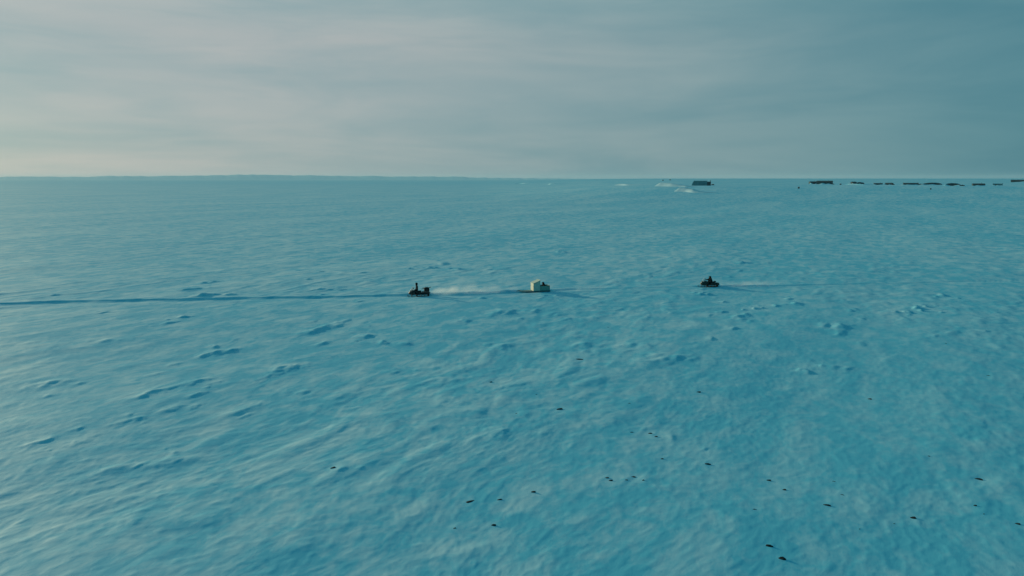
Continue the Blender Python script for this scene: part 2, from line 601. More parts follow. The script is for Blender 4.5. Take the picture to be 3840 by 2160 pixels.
M_ROCK = mat('dark_stone', (.005, .015, .016), .9, .45, 9, bump=.6)
M_ROCK2 = mat('snow_dusted_stone', (.03, .11, .12), .9, .4, 9, bump=.6)
M_WALL_A = mat('dark_boards', (.024, .06, .065), .8, .35, 1.2, bump=.3)
M_WALL_B = mat('weathered_boards', (.055, .075, .075), .8, .3, 1.2, bump=.3)
M_SHED = mat('faded_sheeting', (.08, .30, .32), .7, .2, .8)
M_ROOF = mat('dark_roofing', (.03, .05, .052), .75, .3, 1.5)
M_PANE = mat('window_glass', (.05, .06, .065), .12, .1, 1)
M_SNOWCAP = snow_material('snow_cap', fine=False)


def ring(x, hw, z0, z1, n=16, p=2.6):
    cz, hz = (z0 + z1) / 2, (z1 - z0) / 2
    out = []
    for j in range(n):
        a = 2 * math.pi * j / n
        c, s = math.cos(a), math.sin(a)
        out.append((x, hw * math.copysign(abs(c) ** (2 / p), c), cz + hz * math.copysign(abs(s) ** (2 / p), s)))
    return out


# ------------------------------------------------------------------ snowmobile: local x forward, y left, z up
def snowmobile(loc, rz, label, shell, rack):
    t = empty('snowmobile', loc, rz)
    tag(t, label, 'snowmobile', 'snowmobiles crossing the snow')
    MB().loft([ring(1.27, .10, .44, .56), ring(1.20, .22, .36, .66), ring(1.02, .34, .29, .78), ring(.80, .40, .26, .87), ring(.55, .41, .26, .90), ring(.32, .34, .30, .86),
               ring(.12, .24, .32, .72), ring(-.10, .20, .34, .64)]).build('cowl', shell, t, True)
    MB().loft([[(1.28, -.12, .42), (1.28, .12, .42), (1.28, .12, .47), (1.28, -.12, .47)], [(1.18, -.3, .36), (1.18, .3, .36), (1.18, .3, .42), (1.18, -.3, .42)]]).build('front_bumper', M_STEEL, t)
    # curved windshield, a real sheet
    ws, no, ni = MB(), [], []
    for k in range(9):
        a = -1 + 2 * k / 8
        no.append((1.10 - .22 * a * a, .34 * a, .80))
        ni.append((.70 - .16 * a * a, .25 * a, 1.30 - .10 * a * a))
    th = Vector((.012, 0, .006))
    rings = []
    for f in (0, .35, .7, 1):
        mid = [Vector(p).lerp(Vector(q), f) for p, q in zip(no, ni)]
        rings.append([p + th for p in mid] + [p - th for p in reversed(mid)])
    w = ws.loft(rings).build('windshield', M_SCREEN, t, True)
    MB().tube(ni, .016, 6).build('windshield_rim', M_LENS, w, True)
    hl = MB().loft([[(1.16 - .02 * q, .19 * math.cos(a), .66 + .075 * math.sin(a)) for a in [2 * math.pi * i / 14 for i in range(14)]] for q in (4, 0)]).build('headlight', M_LENS, t, True)
    MB().tube([(.52, 0, .84), (.38, 0, 1.0)], .03).build('steering_post', M_STEEL, t)
    hb = MB().tube([(.28, -.36, 1.0), (.36, -.2, 1.03), (.38, 0, 1.02), (.36, .2, 1.03), (.28, .36, 1.0)], .018).build('handlebar', M_STEEL, t, True)
    for s in (-1, 1):
        MB().tube([(.28, .36 * s, 1.0), (.25, .44 * s, .99)], .026).build('grip', M_RUBBER, hb, True)
    if rack:
        seat = [(.30, .16, .62, .74), (.22, .19, .60, .80), (-.1, .2, .58, .80), (-.32, .2, .58, .81), (-.38, .16, .6, .78)]
    else:
        seat = [(.20, .15, .60, .72), (.10, .18, .58, .74), (-.4, .2, .56, .74), (-.75, .2, .58, .78), (-.98, .2, .62, .86), (-1.03, .16, .66, .84)]
    MB().loft([ring(a, b, c, d, 14, 3.5) for a, b, c, d in seat]).build('seat', M_VINYL, t, True)
    MB().loft([[(x, -w_, .25), (x, w_, .25), (x, w_, z), (x, w_ * .8, z + .04), (x, -w_ * .8, z + .04), (x, -w_, z)] for x, w_, z in
               ((.25, .21, .50), (-.4, .21, .54), (-1.35, .21, .56), (-1.47, .2, .52))]).build('tunnel', shell, t)
    MB().loft([[(-1.44, -.2, .54), (-1.44, .2, .54), (-1.46, .2, .53), (-1.46, -.2, .53)], [(-1.60, -.19, .22), (-1.60, .19, .22), (-1.62, .19, .22), (-1.62, -.19, .22)]]).build('snow_flap', M_RUBBER, t)
    for s in (-1, 1):
        y0, y1 = sorted((.21 * s, .42 * s))
        MB().box((-1.2, y0, .34), (.45, y1, .375), .01).build('running_board', M_STEEL, t)
    # rubber track belt with lugs, wheels inside
    loop = []
    x0, x1 = -1.28, .18
    for i in range(9):
        a = math.pi / 2 + math.pi * i / 8
        loop.append((x0 + .16 * math.cos(a), .19 + .16 * math.sin(a)))
    for i in range(9):
        a = -math.pi / 2 + math.pi * i / 8
        loop.append((x1 + .14 * math.cos(a) + (.12 if i > 4 else .0), .19 + .16 * math.sin(a) + (.05 * i / 8)))
    n = len(loop)
    cx, cz = (x0 + x1) / 2, .2
    inn = [(x + (.03 if x < cx else -.03), z + (.025 if z < cz else -.025)) for x, z in loop]
    b = MB()
    vs = [(x, -.19, z) for x, z in loop] + [(x, .19, z) for x, z in loop] + [(x, -.19, z) for x, z in inn] + [(x, .19, z) for x, z in inn]
    fs = []
    for i in range(n):
        j = (i + 1) % n
        fs += [(i, j, n + j, n + i), (2 * n + i, 3 * n + i, 3 * n + j, 2 * n + j), (i, 2 * n + i, 2 * n + j, j), (n + i, n + j, 3 * n + j, 3 * n + i)]
    b.add(vs, fs)
    for k in range(15):
        x = x0 + (x1 - x0) * k / 14
        b.box((x - .012, -.19, -.005), (x + .012, .19, .04))
    tr = b.build('track_belt', M_RUBBER, t)
    for x, rr in ((x0, .12), (x1 + .03, .10), (-.8, .065), (-.35, .065)):
        zc = .19 if rr > .08 else .10
        MB().loft([[(x + rr * math.cos(a), y, zc + rr * math.sin(a)) for a in [2 * math.pi * i / 16 for i in range(16)]] for y in (-.17, .17)]).build('wheel', M_STEEL, tr, True)
    for s in (-1, 1):
        y = .46 * s
        pr = [(.45, .03), (.50, .0), (1.15, .0), (1.32, .05), (1.45, .17), (1.44, .19), (1.30, .075), (1.14, .03)]
        sk = MB().strip(pr, y - .065, y + .065).build('ski', M_BLACK, t)
        MB().tube([(1.44, y, .18), (1.36, y, .22), (1.22, y, .14), (1.15, y, .05)], .014, 6).build('ski_loop', M_STEEL, sk, True)
        MB().tube([(.90, y, .02), (.86, y * .93, .24), (.80, .30 * s, .42)], [.035, .03, .03]).build('ski_strut', M_STEEL, t, True)
        MB().tube([(.70, .26 * s, .32), (.86, y * .95, .22)], .022).build('control_arm', M_STEEL, t, True)
    MB().tube([(-1.40, -.2, .46), (-1.55, -.2, .50), (-1.58, -.12, .52), (-1.58, .12, .52), (-1.55, .2, .50), (-1.40, .2, .46)], .018).build('rear_bumper', M_STEEL, t, True)
    MB().box((-1.545, -.12, .46), (-1.52, .12, .52), .006).build('tail_light', M_TRIM, t)
    if rack:
        rk = MB()
        for y in (-.3, -.1, .1, .3):
            rk.tube([(-.45, y, .66), (-1.45, y, .66)], .014, 6)
        for x in (-.5, -.95, -1.4):
            rk.tube([(x, -.32, .645), (x, .32, .645)], .014, 6)
        for x in (-.5, -1.4):
            for y in (-.2, .2):
                rk.tube([(x, y, .55), (x, y, .645)], .014, 6)
        rk.build('rear_rack', M_STEEL, t)
    return t


# ------------------------------------------------------------------ person grown from a jointed skeleton
def person(parent_mat, label, J, radii, links, coat, face_dir, group=None):
    """J: joint name -> point in the frame of parent_mat; one continuous body"""
    root = empty('person', (0, 0, 0))
    root.matrix_world = parent_mat @ Matrix.Translation(Vector(J['pelvis']) - Vector((0, 0, .12)))
    base = Vector(J['pelvis']) - Vector((0, 0, .12))
    tag(root, label, 'person', group)
    names = list(J)
    me = bpy.data.meshes.new('body')
    me.from_pydata([Vector(J[k]) - base for k in names], [(names.index(a), names.index(b_)) for a, b_ in links], [])
    o = bpy.data.objects.new('body', me)
    C.objects.link(o)
    o.parent = root
    me.materials.append(coat)
    sk = o.modifiers.new('skin', 'SKIN')
    sk.use_smooth_shade = True
    for i, k in enumerate(names):
        sv = me.skin_vertices[0].data[i]
        rr = radii.get(k.rstrip('LR'), .06)
        sv.radius = rr if isinstance(rr, tuple) else (rr, rr)
        sv.use_root = (k == 'pelvis')
    ss = o.modifiers.new('sub', 'SUBSURF')
    ss.levels = ss.render_levels = 2
    h = Vector(J['head']) - base
    f = Vector(face_dir).normalized()
    side = f.cross(Vector((0, 0, 1))).normalized()
    up = side.cross(f).normalized()
    # hood: a shell round the head, open at the face, with a fur edge
    rings = []
    for k in range(7):
        a = -1.45 + 2.2 * k / 6
        q, w_ = math.sin(a), max(math.cos(a), .12)
        rings.append([h + f * (.17 * q) + (side * math.cos(b_) * .16 + up * math.sin(b_) * .19) * w_ for b_ in [2 * math.pi * i / 16 for i in range(16)]])
    hood = MB().loft(rings).build('hood', coat, root, True)
    rim = [h + f * .115 + side * math.cos(b_) * .118 + up * math.sin(b_) * .145 for b_ in [2 * math.pi * i / 16 for i in range(17)]]
    MB().tube(rim, .034, 7).build('fur_trim', M_FUR, hood, True)
    # face set back in the hood: brow, nose, mouth, goggles
    rows = []
    for zz, ww, dd in ((-.10, .035, .095), (-.075, .055, .118), (-.045, .07, .128), (-.01, .078, .132), (.03, .08, .13), (.07, .07, .115), (.10, .05, .09)):
        rows.append([h + up * zz + side * (ww * (2 * i / 8 - 1)) + f * (dd - .05 * (2 * i / 8 - 1) ** 2 + (.028 if i == 4 and -.05 < zz < .0 else 0)) for i in range(9)] +
                    [h + up * zz + side * (ww * (1 - 2 * i / 8)) + f * .05 for i in range(9)])
    fc = MB().loft(rows).build('face', M_SKIN, root, True)
    MB().loft([[h + f * (.137 + d - .055 * (2 * i / 8 - 1) ** 2) + side * (.085 * (2 * i / 8 - 1)) + up * (.03 + s * .032) for i in range(9) for s in (1,)] +
               [h + f * (.137 + d - .055 * (1 - 2 * i / 8) ** 2) + side * (.085 * (1 - 2 * i / 8)) + up * (.03 - .032) for i in range(9)] for s in (1,) for d in (0, .02)]).build('goggles', M_BLACK, fc, True)
    # mittens with a thumb, closed round what they hold
    for s in 'LR':
        wq, e = Vector(J['hand' + s]) - base, Vector(J['wrist' + s]) - base
        d = (wq - e).normalized()
        sd = d.cross(Vector((0, 0, 1))).normalized() * (1 if s == 'L' else -1)
        g = MB()
        g.tube([e + d * .02, wq, wq + d * .07 - Vector((0, 0, .015)), wq + d * .10 - Vector((0, 0, .05)), wq + d * .07 - Vector((0, 0, .085))], [.042, .052, .05, .042, .026], 10)
        g.tube([wq - sd * .02, wq - sd * .055 + d * .03 - Vector((0, 0, .015)), wq - sd * .05 + d * .07 - Vector((0, 0, .045))], [.026, .022, .016], 8)
        g.build('mitten', M_GLOVE, root, True)
    return root


LINKS = [('pelvis', 'waist'), ('waist', 'chest'), ('chest', 'neck'), ('neck', 'head'), ('head', 'crown'), ('chest', 'shoulderL'), ('shoulderL', 'elbowL'), ('elbowL', 'wristL'), ('wristL', 'handL'),
         ('chest', 'shoulderR'), ('shoulderR', 'elbowR'), ('elbowR', 'wristR'), ('wristR', 'handR'), ('pelvis', 'hipL'), ('hipL', 'kneeL'), ('kneeL', 'ankleL'), ('ankleL', 'toeL'),
         ('pelvis', 'hipR'), ('hipR', 'kneeR'), ('kneeR', 'ankleR'), ('ankleR', 'toeR')]
RAD = dict(pelvis=(.22, .20), waist=(.23, .21), chest=(.25, .22), neck=.11, head=.12, crown=.10, shoulder=.13, elbow=.10, wrist=.075, hand=.06, hip=.15, knee=.12, ankle=.09, toe=.075)


def sym(J):
    out = {}
    for k, p in J.items():
        if k.endswith('*'):
            out[k[:-1] + 'L'] = p
            out[k[:-1] + 'R'] = (p[0], -p[1], p[2])
        else:
            out[k] = p
    return out


def put(px, py, dz=0.0):
    x, y = at(px, py)
    return Vector((x, y, gz(x, y) + dz))


HEAD = math.pi + R(12)
# lead machine: bolt upright rider
la = put(1569, 1107.5, .03)
LEAD = snowmobile(la, HEAD, 'black snowmobile with loaded rear rack leading the convoy', M_BLACK, True)
bpy.context.view_layer.update()
J = sym({'pelvis': (.14, 0, .92), 'waist': (.15, 0, 1.10), 'chest': (.18, 0, 1.40), 'neck': (.19, 0, 1.56), 'head': (.21, 0, 1.68), 'crown': (.20, 0, 1.77),
         'shoulder*': (.18, .21, 1.46), 'elbow*': (.20, .29, 1.17), 'wrist*': (.22, .38, 1.03), 'hand*': (.25, .41, 1.02),
         'hip*': (.16, .11, .90), 'knee*': (.48, .30, .82), 'ankle*': (.34, .33, .45), 'toe*': (.50, .33, .42)})
person(LEAD.matrix_world, 'person in black hooded parka riding upright on the leading snowmobile', J, RAD, LINKS, M_PARKA, (1, 0, -.05), 'people on the convoy')
# load on its rack
gl = empty('gear_load', (0, 0, 0))
gl.matrix_world = LEAD.matrix_world @ Matrix.Translation((-1.1, 0, .674))
tag(gl, 'dark bundle of gear with upright prongs strapped on the snowmobile rack', 'gear')
MB().box((-.33, -.28, 0), (.33, .28, .42), .03).build('crate', M_BAG, gl)
MB().loft([ring(-.30, .22, .40, .50, 10), ring(0, .25, .41, .55, 10), ring(.28, .2, .40, .50, 10)]).build('canvas_roll', M_BAG, gl, True)
MB().tube([(.72, .1, .32), (.3, .1, .36), (-.2, .1, .46)], .035).build('bar', M_TRIM, gl)
MB().tube([(-.1, -.1, .42), (-.34, -.1, .48), (-.58, -.1, .53)], [.04, .045, .05]).build('pole', M_TRIM, gl)
for x, z0, z1 in ((.50, .32, .56), (.37, .34, .54), (.16, .42, .60), (-.06, .44, .62)):
    MB().tube([(x, .1, z0), (x - .02, .1, z1)], [.045, .028], 8).build('prong', M_TRIM, gl)
for x in (-.18, .18):
    MB().box((x - .02, -.288, .01), (x + .02, -.281, .41)).build('strap', M_STEEL, gl)

# follower
fo = put(2657, 1073.5, .03)
FOLLOW = snowmobile(fo, math.pi + R(11), 'dark green snowmobile with pale headlight following last', M_GREEN, False)
bpy.context.view_layer.update()
J2 = sym({'pelvis': (-.42, 0, .82), 'waist': (-.38, 0, .96), 'chest': (-.28, 0, 1.16), 'neck': (-.23, 0, 1.29), 'head': (-.19, 0, 1.38), 'crown': (-.19, 0, 1.45),
          'shoulder*': (-.26, .19, 1.22), 'elbow*': (-.04, .30, 1.02), 'wrist*': (.16, .38, 1.01), 'hand*': (.23, .40, 1.02),
          'hip*': (-.38, .11, .80), 'knee*': (.02, .27, .72), 'ankle*': (-.12, .32, .44), 'toe*': (.06, .32, .42)})
person(FOLLOW.matrix_world, 'person in dark parka leaning to the handlebar of the dark green snowmobile', J2, RAD, LINKS, M_PARKA2, (1, 0, -.08), 'people on the convoy')


# ------------------------------------------------------------------ towed sled with a plywood cabin
so = put(1996, 1092.5, .03)
SRZ = math.pi + R(17)
sl = empty('sled', so, SRZ)
tag(sl, 'long wooden sled with cream plywood cabin and open rear box', 'sled')
for s in (-1, 1):
    y = .44 * s
    pr = [(-2.45, .0), (.9, .0), (1.45, .07), (1.95, .26), (1.93, .31), (1.4, .22), (-2.42, .19)]
    MB().strip(pr, y - .035, y + .035).build('runner', M_PLANK, sl)
first = None
for k in range(17):
    x = -2.36 + k * .245
    z = .192 + max(0, x - 1.25) * .17
    if first is None:
        first = MB().box((-.075, -.58, 0), (.075, .58, .035), .006).build('slat', M_PLANK, sl)
        o = first
    else:
        o = first.copy()
        C.objects.link(o)
        o.parent = sl
    o.location = (x, 0, z)
D = .232
cb = MB()
zf, zr = 1.24, 1.62
for s in (-1, 1):
    y0, y1 = sorted((.57 * s, .6 * s))
    p = MB().strip([(0, D), (0, zf), (-.92, zr), (-.92, D)], y0, y1).build('cabin_side', M_PLY, sl)
    yb0, yb1 = sorted((.602 * s, .615 * s))
    MB().strip([(-.02, zf - .01), (-.9, zr - .02), (-.9, zr - .08), (-.02, zf - .07)], yb0, yb1).build('batten', M_PLY2, p)
    y0, y1 = sorted((.55 * s, .58 * s))
    q = MB().box((-2.30, y0, D), (-.93, y1, .84), .004).build('box_side', M_PLY2, sl)
    MB().box((-2.31, y0 - .012, .842), (-.95, y1 + .012, .87), .004).build('rim', M_TRIM, q)
    MB().box((-2.315, yb0 - .02, D), (-2.26, yb1 - .02, .838)).build('corner_post', M_TRIM, q)
fp = MB().box((.002, -.6, D), (.03, .6, zf), .004).build('cabin_front', M_PLY, sl)
for y in (-.62, .60):
    MB().box((-.03, y, .78), (.045, y + .02, .84)).build('hinge', M_TRIM, fp)
MB().box((-.95, -.57, D), (-.922, .57, zr - .01), .004).build('cabin_back', M_PLY, sl)
sl_a = math.atan2(zr - zf, .92)
rf = [(.09, zf - .015), (.09, zf + .02), (-1.0, zr + .065), (-1.0, zr + .03)]
MB().strip(rf, -.66, .66).build('cabin_roof', M_PLY, sl)
bk = MB().box((-2.33, -.55, D), (-2.302, .55, .84), .004).build('box_back', M_PLY2, sl)
MB().box((-2.342, -.57, .842), (-2.29, .57, .87), .004).build('rim', M_TRIM, bk)
MB().box((-2.30, -.55, D), (-.955, .55, D + .025)).build('box_floor', M_PLANK, sl)
MB().tube([(1.86, -.40, .26), (2.25, 0, .22), (1.86, .40, .26)], .018, 6).build('tow_bridle', M_TRIM, sl)
bpy.context.view_layer.update()
J3 = sym({'pelvis': (-1.80, 0, .42), 'waist': (-1.78, 0, .58), 'chest': (-1.72, 0, .86), 'neck': (-1.62, 0, 1.03), 'head': (-1.57, 0, 1.14), 'crown': (-1.59, 0, 1.22),
          'shoulder*': (-1.70, .20, .95), 'elbow*': (-1.54, .27, .70), 'wrist*': (-1.34, .18, .68), 'hand*': (-1.28, .12, .69),
          'hip*': (-1.76, .12, .42), 'knee*': (-1.36, .20, .62), 'ankle*': (-1.14, .18, .36), 'toe*': (-1.02, .18, .40)})
person(sl.matrix_world, 'person in black hooded coat sitting hunched in the sled open rear box', J3, RAD, LINKS, M_PARKA, (1, 0, -.25), 'people on the convoy')


# ------------------------------------------------------------------ camp on the far shore
def spot(px0, px1, py):
    x, y = at((px0 + px1) / 2, py)
    dist = math.hypot(x, y)
    ax = y * math.cos(PITCH) + CAM_H * math.sin(PITCH)       # depth along the view axis
    return x, y, ax / FPX


def hut(px0, px1, ytop, ybase, label, style='gable', wallm=None, yaw=0.0, door=True, wins=1, chimney=True, deep=.7, capped=True, cat='cabin', rowname='huts of the far camp'):
    x, y, k = spot(px0, px1, ybase)
    W, H = (px1 - px0) * k, (ybase - ytop) * k
    wallm = wallm or M_WALL_A
    face = math.atan2(-x, y)                                  # turn the long side to the plain
    t = empty('hut', (x, y, gz(x, y) - .25), face + R(yaw))
    tag(t, label, cat, rowname)
    Dp = W * deep if W < 9 else 6.0
    H = H * .9 + .25
    hw, hd = W / 2, Dp / 2
    eave = H * (.62 if style == 'gable' else .80)
    if style == 'arch':
        n = 12
        prof = [(hw * math.cos(math.pi * i / n), H * max(math.sin(math.pi * i / n), 0) ** .7) for i in range(n + 1)]
        MB().strip(prof, -hd, hd).build('wall', wallm, t, False)
        prof2 = [(a * 1.0, b_ + .06) for a, b_ in prof if b_ > H * .72]
        prof2 = prof2 + [(a, b_ - .04) for a, b_ in reversed(prof2)]
        MB().strip(prof2, -hd * .98, hd * .98).build('snow_cap', M_SNOWCAP, t)
    else:
        MB().box((-hw, -hd, 0), (hw, hd, eave)).build('wall', wallm, t)
        if style == 'gable':
            rp = [(-hd - .3, eave - .02), (0, H), (hd + .3, eave - .02), (hd + .3, eave + .16), (0, H + .2), (-hd - .3, eave + .16)]
            rm = MB().loft([[(sx * (hw + .25), a, b_) for a, b_ in rp] for sx in (-1, 1)]).build('roof', M_ROOF, t)
            for sx in (-1, 1):
                a0, a1 = sorted((sx * (hw - .06), sx * (hw - .003)))
                MB().loft([[(a, -hd, eave), (a, hd, eave), (a, 0, H - .03)] for a in (a0, a1)]).build('gable', wallm, t)
            if capped:
                MB().loft([[(sx * (hw + .15), hd * .9, eave + .22), (sx * (hw + .15), .2, H + .19), (sx * (hw + .15), .15, H + .32), (sx * (hw + .15), hd * .85, eave + .36)] for sx in (-1, 1)]).build('snow_cap', M_SNOWCAP, t)
        elif style == 'slope':
            rm = MB().loft([[(sx * (hw + .2), -hd - .25, eave + .003), (sx * (hw + .2), hd + .25, H), (sx * (hw + .2), hd + .25, H + .16), (sx * (hw + .2), -hd - .25, eave + .16)] for sx in (-1, 1)]).build('roof', M_ROOF, t)
            MB().loft([[(sx * hw * .9, -hd * .2, eave + .24), (sx * hw * .9, hd, H + .12), (sx * hw * .9, hd, H + .3), (sx * hw * .9, -hd * .1, eave + .36)] for sx in (-1, 1)]).build('snow_cap', M_SNOWCAP, t)
        if chimney:
            MB().tube([(hw * .5, hd * .3, eave), (hw * .5, hd * .3, H + .9)], .12, 8).build('chimney', M_STEEL, t)
    rnd = random.Random(int(px0))
    u, v = np.meshgrid(np.linspace(0, 1, 30), np.linspace(0, 1, 8))
    prof = np.maximum(0, .42 + .9 * perlin(u * 3.1 + px0, v * 0 + .3, 71)) * np.sin(np.pi * u) ** .5
    dz = H * .62 * prof * np.cos(v * np.pi / 2) ** 1.3
    gx = (u - .5) * W * 1.35 + rnd.uniform(-.08, .08) * W
    gd = grid_mesh('snow_drift', gx, -hd - .15 - v * (1.2 + H), dz + .12 - .3 * v, SNOW_FAR)
    gd.parent = t
    if door:
        dx = -hw * .35
        dh = min(1.9, eave * .8)
        dr = MB().box((dx - .45, -hd - .05, .05), (dx + .45, -hd - .004, .05 + dh), .01).build('door', M_WALL_B, t)
        MB().box((dx + .3, -hd - .09, dh * .5), (dx + .36, -hd - .052, dh * .5 + .08)).build('handle', M_STEEL, dr)
    for i in range(wins):
        wx = hw * (.15 + .5 * i)
        zc = eave * .55
        hh = min(.4, eave * .22)
        w_ = MB().box((wx - .5, -hd - .04, zc - hh - .06), (wx + .5, -hd - .004, zc + hh + .06)).build('window', M_WALL_B, t)
        MB().box((wx - .42, -hd - .06, zc - hh), (wx + .42, -hd - .043, zc + hh)).build('pane', M_PANE, w_)
    return t


def big_shed():
    px0, px1, ytop, ybase = 2594, 2664, 678.5, 695.5
    x, y, k = spot(px0, px1, ybase)
    W, H = (px1 - px0) * k, (ybase - ytop) * k + .3
    t = empty('shed', (x, y, gz(x, y) - .3), math.atan2(-x, y))
    tag(t, 'wide flat topped teal shed with sloping end standing apart from the camp', 'shed')
    hw, hd = W / 2, 4.0
    MB().strip([(-hw, 0), (hw * .62, 0), (hw * .62, H * .96), (-hw + 2.4, H * .98), (-hw + 1.6, H * .86)], -hd, hd).build('wall', M_SHED, t)
    MB().box((hw * .62 + .003, -hd - .3, 0), (hw, hd, H * .84)).build('annex', M_WALL_A, t)
    MB().strip([(-hw + 2.2, H * .98 + .01), (hw * .66, H * .96 + .01), (hw * .66, H + .1), (-hw + 2.4, H + .12)], -hd - .2, hd + .2).build('roof', M_SHED, t)
    MB().tube([(hw - .6, -hd + .4, H * .8), (hw - .6, -hd + .4, H * 1.14)], .28, 10).build('chimney', M_WALL_A, t)
    dr = MB().box((hw * .62 + .8, -hd - .36, .1), (hw * .62 + 1.9, -hd - .304, 2.2), .02).build('door', M_WALL_B, t)
    MB().box((hw * .62 + 1.65, -hd - .42, 1.1), (hw * .62 + 1.75, -hd - .364, 1.2)).build('handle', M_STEEL, dr)
    for i in range(5):
        xx = -hw + 2.6 + i * (hw * 1.62 - 3.2) / 5
        MB().box((xx, -hd - .05, 0), (xx + .18, -hd - .004, H * .93)).build('rib', M_WALL_B, t)


big_shed()
hut(3036, 3062, 679, 690, 'low dark hut with snow on its roof beside the long cabin', 'slope', yaw=14, deep=.9)
hut(3065, 3119, 677, 691, 'long black cabin, tallest and darkest of the camp', 'gable', yaw=-8, wins=2, capped=False)
hut(3193, 3209, 681, 691, 'narrow dark hut on the left of a snowy mound', 'gable', yaw=25, deep=1.0, capped=False)
hut(3214, 3238, 682, 691, 'dark hut sunk in the right of a snowy mound', 'arch', yaw=-15, door=False, wins=0, deep=.8, cat='tent')
hut(3278, 3307, 686, 693, 'low hut just right of the snowy mound', 'slope', yaw=5, wins=1)
hut(3322, 3346, 686, 693, 'small low hut halfway between the mound and the long grey cabin', 'gable', yaw=-20)
hut(3390, 3440, 685, 694, 'long grey cabin with a plain flat roofline', 'slope', M_WALL_B, yaw=4, wins=2, chimney=False)
hut(3463, 3528, 684, 694, 'longest black shelter with rounded roof beside the long grey cabin', 'arch', yaw=8, door=True, wins=0, deep=.5, cat='tent')
hut(3548, 3598, 686, 696.5, 'humped dark tent right of the longest black shelter', 'arch', yaw=-6, door=False, wins=0, deep=.6, cat='tent')
hut(3650, 3688, 688, 696.5, 'square dark cabin between the humped tent and the faint last hut', 'gable', yaw=10, wins=1, capped=False)
hut(3727, 3756, 688, 695.5, 'faint teal hut near the end of the row', 'slope', M_SHED, yaw=-5, chimney=False)
hut(3798, 3868, 674, 683.5, 'dark green cabin on higher ground cut by the frame edge', 'gable', yaw=3, wins=2)


def heap(px0, px1, ytop, ybase, label, seed):
    """boxes and bundles piled on the snow"""
    rnd = random.Random(seed)
    x, y, k = spot(px0, px1, ybase)
    W, H = (px1 - px0) * k, (ybase - ytop) * k
    t = empty('supply_heap', (x, y, gz(x, y) - .15), math.atan2(-x, y) + R(rnd.uniform(-15, 15)))
    tag(t, label, 'supplies', 'heaps of supplies by the huts')
    n = 3
    for i in range(n):
        xc = W * ((i + .5) / n - .5)
        h_ = H * (rnd.uniform(.6, 1.0)) + .15
        MB().box((xc - W / n * .46, -.7, 0), (xc + W / n * .46, .7, h_), .08).build('box', M_WALL_A if i % 2 else M_BAG, t)
    MB().loft([ring(-W * .3, .5, H * .5, H * .8, 10), ring(0, .6, H * .6, H + .25, 10), ring(W * .3, .45, H * .5, H * .8, 10)]).build('tarp', M_BAG, t, True)


heap(3119, 3128, 688, 691.5, 'low dark heap of supplies at the right end of the long black cabin', 1)
heap(3346, 3354, 690, 693.5, 'little dark heap of supplies right of the small low hut', 2)
heap(3442, 3461, 689, 694, 'dark heap of supplies between the long grey cabin and the rounded shelter', 3)
heap(3600, 3616, 693, 697, 'dark heap of supplies at the right of the humped tent', 4)
heap(2668, 2678, 690, 694, 'small dark heap of supplies right of the shed', 5)


def drum(px, ytop, ybase, label, wpx):
    x, y, k = spot(px - 4, px + 4, ybase)
    rr, hh = wpx * k / 2, (ybase - ytop) * k
    t = empty('fuel_drum', (x, y, gz(x, y) - .1))
    tag(t, label, 'drum', 'dark drums by the camp')
    prof = [(0, .92), (.04, 1), (.30, 1), (.33, 1.05), (.36, 1), (.64, 1), (.67, 1.05), (.70, 1), (.96, 1), (1, .92)]
    MB().loft([[(rr * q * math.cos(a), rr * q * math.sin(a), f * hh) for a in [2 * math.pi * i / 14 for i in range(14)]] for f, q in prof]).build('barrel', M_WALL_A, t, True)
    MB().loft([[(rr * .2 + .1 * math.cos(a), .1 * math.sin(a), z) for a in [2 * math.pi * i / 8 for i in range(8)]] for z in (hh + .002, hh + .06)]).build('bung', M_STEEL, t)


drum(2995, 700, 707, 'black drum alone on the snow below the low hut', 6.5)
drum(3152, 688, 693, 'small dark drum right of the long black cabin', 6)
drum(3490, 705, 711, 'teal grey drum alone below the longest black shelter', 4.5)
drum(2513, 672.5, 676.5, 'tiny dark drum on the skyline left of the shed, right of two', 5)
drum(2486, 674, 678, 'tiny dark drum on the skyline left of the shed, left of two', 5)


def bank(px0, px1, ytop, ybase, label, seed, flat=1.0, m=None):
    """long wind packed drift running away from the camera, its broad flank turned to the sun"""
    x, y, k = spot(px0, px1, ybase)
    L, H = (px1 - px0) * k / .6, (ybase - ytop) * k * .8
    n, m_ = 60, 26
    u, v = np.meshgrid(np.linspace(0, 1, n), np.linspace(-1, 1, m_))
    rise = sstep(0, .85, u) ** .8 * (1 - sstep(.84, 1, u))
    prof = np.where(v < .45, sstep(-1.15, .45, v) , 1 - sstep(.45, 1, v))
    Z = H * rise * prof * (1 + .14 * perlin(u * 6, v * 3, seed) + .06 * perlin(u * 14, v * 7, seed + 1)) - .2
    X = L * (u - .5)
    Y = H * 3.2 * v + .10 * L * perlin(u * 2.2, u * 0, seed + 2)
    q = math.atan2(-x, y) + R(-52) + math.pi
    x, y = x * (1 + .25 * L / y) + 26 * k, y + L * .25
    H *= 1.3 * flat
    Z = Z * 1.15 * flat
    WX, WY = x + X * math.cos(q) - Y * math.sin(q), y + X * math.sin(q) + Y * math.cos(q)
    edge = sstep(0, .08, u) * sstep(0, .08, 1 - u) * sstep(0, .2, 1 - np.abs(v))
    WZ = Z + .2 + macro(WX.ravel(), WY.ravel()).reshape(X.shape) - .6 + .75 * edge
    z0 = gz(x, y)
    o = grid_mesh('snow_bank', WX - x, WY - y, WZ - z0, m or SNOW_DRIFT)
    o.location = (x, y, z0)
    tag(o, label, 'snow bank', 'bright snow banks before the shed')


